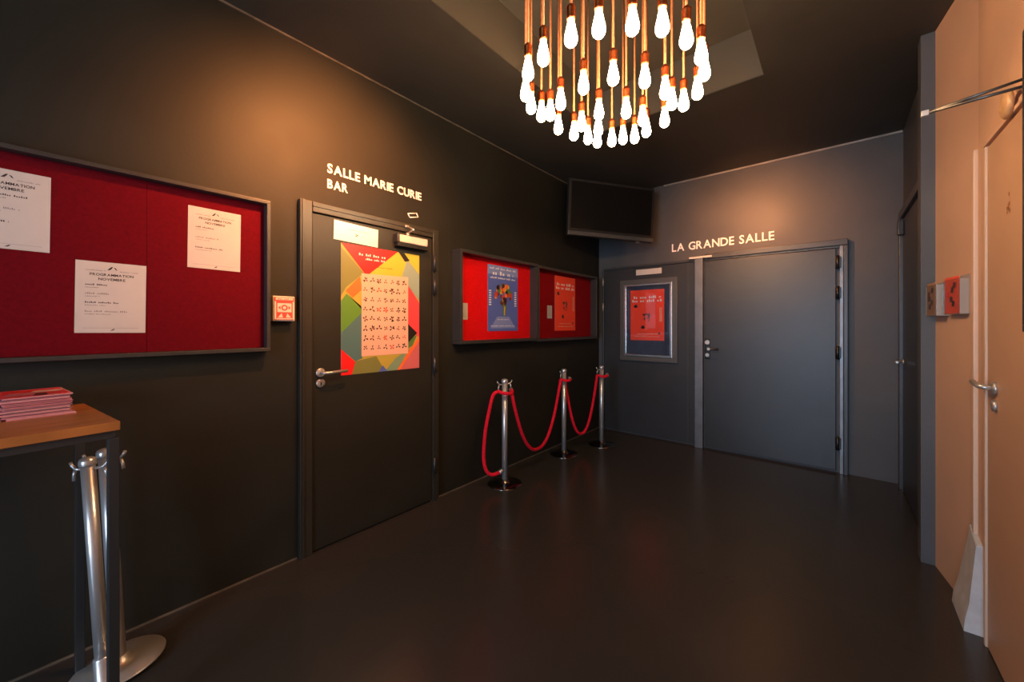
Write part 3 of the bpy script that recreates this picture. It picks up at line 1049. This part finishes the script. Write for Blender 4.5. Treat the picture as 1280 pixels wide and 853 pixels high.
GS = 'spare stanchions under the high table'
LEAN = (0.0477, -0.0567)
stanchion(-2.180, 0.158, 'darker spare stanchion beside the table leg with its base disc showing', (0.042, -0.050), (PI * 1.3, PI * .25), GS, z=0.011, disc_mat=M_SATIN).scale = (0.95, 0.95, 0.955)
stanchion(-2.095, 0.112, 'bright chrome spare stanchion leaning under the wooden table', LEAN, (PI * 1.22, PI * .3), GS, z=0.012, disc=False).scale = (0.86, 0.86, 0.95)

# ------------------------------------------------------------------ flyer holders on the beige wall
p0, p1 = Vector((0.437, 3.1995, 0)), Vector((RXW, 2.72, 0))
ang = math.atan2((p1 - p0).y, (p1 - p0).x)


def holder(dist, w, z0, h, dep, label, flyer_m, flabel, seed):
    base = p0 + (p1 - p0).normalized() * dist
    t = empty('flyer_holder', (base.x, base.y, z0), ang, label, 'holder', 'clear flyer holders on the beige wall')
    k = MB()
    k.box(0, w, -0.004, -0.001, 0, h, M_PALE_PLASTIC); k.build('back_plate', t)
    k = MB(); k.box(0, w, -dep, -dep + 0.002, 0, h * 0.92, M_ACRYLIC); k.build('front_plate', t)
    k = MB(); k.box(0, w, -dep + 0.0025, -0.0045, 0, 0.003, M_PALE_PLASTIC); k.build('tray', t)
    for a in (0, w - 0.002):
        k = MB(); k.box(a, a + 0.002, -dep + 0.0025, -0.0045, 0.0035, h * 0.9, M_PALE_PLASTIC); k.build('side_plate', t)
    f = MB()
    f.box(-w * .5 + 0.022, w * .5 - 0.022, -0.006, 0, 0, h * 0.96, flyer_m)
    mid = Vector((w / 2, -dep + 0.0085, 0.0035))
    mid.rotate(Matrix.Rotation(ang, 3, 'Z'))
    fo = place(f.build('flyer'), (base.x + mid.x, base.y + mid.y, z0 + 0.0035), ang)
    tag(fo, flabel, 'flyer', 'flyers in the wall holders')
    q = MB()
    r = random.Random(seed)
    for i in range(5):
        cz = h * (.25 + .12 * i); cx = r.uniform(-w * .2, w * .2)
        poly(q, [(cx - .018, cz - .01), (cx + .012, cz - .016), (cx + .02, cz + .012), (cx - .008, cz + .018)], -0.0063 - i * .0001, C[r.choice(('black', 'red', 'dusk', 'umber'))])
    q.build('print', fo)


holder(0.030, 0.150, 1.413, 0.183, 0.050, 'clear flyer holder next to the dark pillar', mat('brown_flyer', rgb(176, 128, 96), 0.4), 'brown flyer in the holder next to the pillar', 4)
holder(0.215, 0.190, 1.417, 0.190, 0.036, 'clear flyer holder nearer the beige door', mat('orange_flyer', rgb(255, 92, 60), 0.4), 'orange-red flyer in the holder nearer the beige door', 6)

# ------------------------------------------------------------------ black panel, stay bracket and disc on the beige door
bp = empty('display_panel', *right(2.004, 1.340, 0.0125), 'black framed panel on the beige door, cut by the picture edge', 'panel')
k = MB(); k.box(0, 0.62, -0.012, 0, 0, 0.968, M_BLACK, 0.003); k.build('board', bp)
for (a, c, e, f_) in ((0, 0.62, 0, 0.022), (0, 0.62, 0.946, 0.968), (0, 0.022, 0.0225, 0.9455), (0.598, 0.62, 0.0225, 0.9455)):
    k = MB(); k.box(a, c, -0.030, -0.0125, e, f_, M_DARK_METAL, 0.003); k.build('frame_rail', bp)

br = empty('wall_bracket', *right(2.022, 2.147, 0.0125), 'two slim steel bars meeting at a pale tip, above the door handle side', 'bracket')
k = MB(); k.box(-0.02, 0.03, -0.006, 0, -0.03, 0.035, M_DARK_METAL, 0.002); k.build('mounting_plate', br)
for (z_, x_) in ((0.018, 0.0), (-0.012, 0.012)):
    k = MB(); k.tube([(x_, -0.006, z_), (-0.050, -0.232, 0.0)], 0.0050, M_BAR_STEEL, 10); k.build('bar', br)
k = MB(); k.box(-0.057, -0.043, -0.246, -0.226, -0.010, 0.010, M_PLATE, 0.002); tag(k.build('tip', br), 'pale end piece')

k = MB()
k.lathe([(0.050, 0), (0.050, 0.008), (0.042, 0.016), (0.02, 0.02)], M_BRASS, (0, 0, 0), 28, 'Y')
tag(place(k.build('round_disc'), *right(2.215, 2.160, 0.021)), 'round brass disc at the top of the beige door', 'disc')

k = MB()
r_ = random.Random(9)
for i in range(7):
    cx, cz = r_.uniform(-.02, .02), r_.uniform(-.035, .035)
    k.face([(cx + r_.uniform(.004, .010) * math.cos(t), -0.0006 - i * .00005, cz + r_.uniform(.005, .013) * math.sin(t)) for t in (0, 1.2, 2.5, 3.7, 5.0)], mat('brown_stain', rgb(150, 96, 56), 0.6))
mk = k.build('worn_mark', d4)
mk.location = (0.455, -0.0125, 1.815)
mk['kind'] = 'stuff'

# ------------------------------------------------------------------ chandelier
ch = empty('chandelier', (-0.79, 1.69, CT), 0, 'chandelier of bare glowing bulbs on amber cords hanging in rings', 'chandelier')
PLAN = [(-1.110, 1.622), (-1.151, 1.601), (-1.017, 1.574), (-1.147, 1.508), (-1.102, 1.407), (-1.002, 1.296), (-0.868, 1.532),
        (-0.897, 1.260), (-0.757, 1.242), (-0.656, 1.269), (-0.737, 1.559), (-0.557, 1.335), (-0.476, 1.409), (-0.428, 1.531),
        (-0.639, 1.667), (-0.409, 1.664), (-0.426, 1.781), (-0.599, 1.811), (-0.485, 1.908), (-0.563, 1.969), (-0.604, 1.921),
        (-0.686, 2.064), (-0.769, 1.977), (-0.799, 2.106), (-0.805, 1.851), (-0.878, 2.135), (-0.934, 2.103), (-0.995, 2.088),
        (-1.067, 2.046), (-0.997, 1.923), (-1.089, 1.973), (-0.917, 1.775), (-1.127, 1.881), (-1.042, 1.819), (-1.156, 1.766)]
k = MB(); k.lathe([(0.46, -0.03), (0.47, -0.025), (0.47, 0.0)], M_DARK_METAL, seg=48); k.build('ceiling_plate', ch)
bulb_me = socket_me = cord_me = neck_me = None
ZB = 2.461 - CT         # bulb middle below the ceiling plate


def part_mesh(fn, name):
    b = MB(); fn(b)
    o_ = b.build(name)
    me_ = o_.data
    bpy.data.objects.remove(o_)
    return me_


bulb_me = part_mesh(lambda b: b.lathe([(0.004, -0.052), (0.014, -0.049), (0.021, -0.041), (0.0245, -0.030), (0.0245, -0.020), (0.022, -0.006), (0.018, 0.012), (0.0145, 0.030)], M_BULB, seg=16), 'bulb')
neck_me = part_mesh(lambda b: b.lathe([(0.0143, 0.0303), (0.0135, 0.042), (0.0135, 0.050)], M_BULBNECK, seg=14), 'bulb_neck')
socket_me = part_mesh(lambda b: b.lathe([(0.0150, 0.0505), (0.0168, 0.053), (0.0150, 0.060), (0.0168, 0.064), (0.0165, 0.086), (0.0178, 0.089), (0.0178, 0.094), (0.010, 0.104), (0.0065, 0.108)], M_COPPER, seg=14), 'socket')
cord_me = part_mesh(lambda b: b.tube([(0, 0, 0.1085), (0, 0, -ZB - 0.03)], 0.0052, M_CORD, 8), 'cord')
for (x, y) in PLAN:
    c = bpy.data.objects.new('cord', cord_me); COL.objects.link(c); c.parent = ch; c.location = (x + 0.79, y - 1.69, ZB)
    for nm, me_ in (('socket', socket_me), ('bulb', bulb_me), ('bulb_neck', neck_me)):
        q = bpy.data.objects.new(nm, me_); COL.objects.link(q); q.parent = c
# loose flex loops near the top of the cords
for (a, b_, dz) in ((8, 10, 0.36), (11, 14, 0.34), (9, 6, 0.40)):
    (x0, y0), (x1, y1) = PLAN[a], PLAN[b_]
    pts = []
    for i in range(13):
        t = i / 12
        pts.append((x0 + (x1 - x0) * t + 0.79, y0 + (y1 - y0) * t - 1.69, ZB + dz - 0.10 * math.sin(PI * t) + 0.12 * t))
    k = MB(); k.tube(pts, 0.002, M_CORD, 6); k.build('flex', ch)
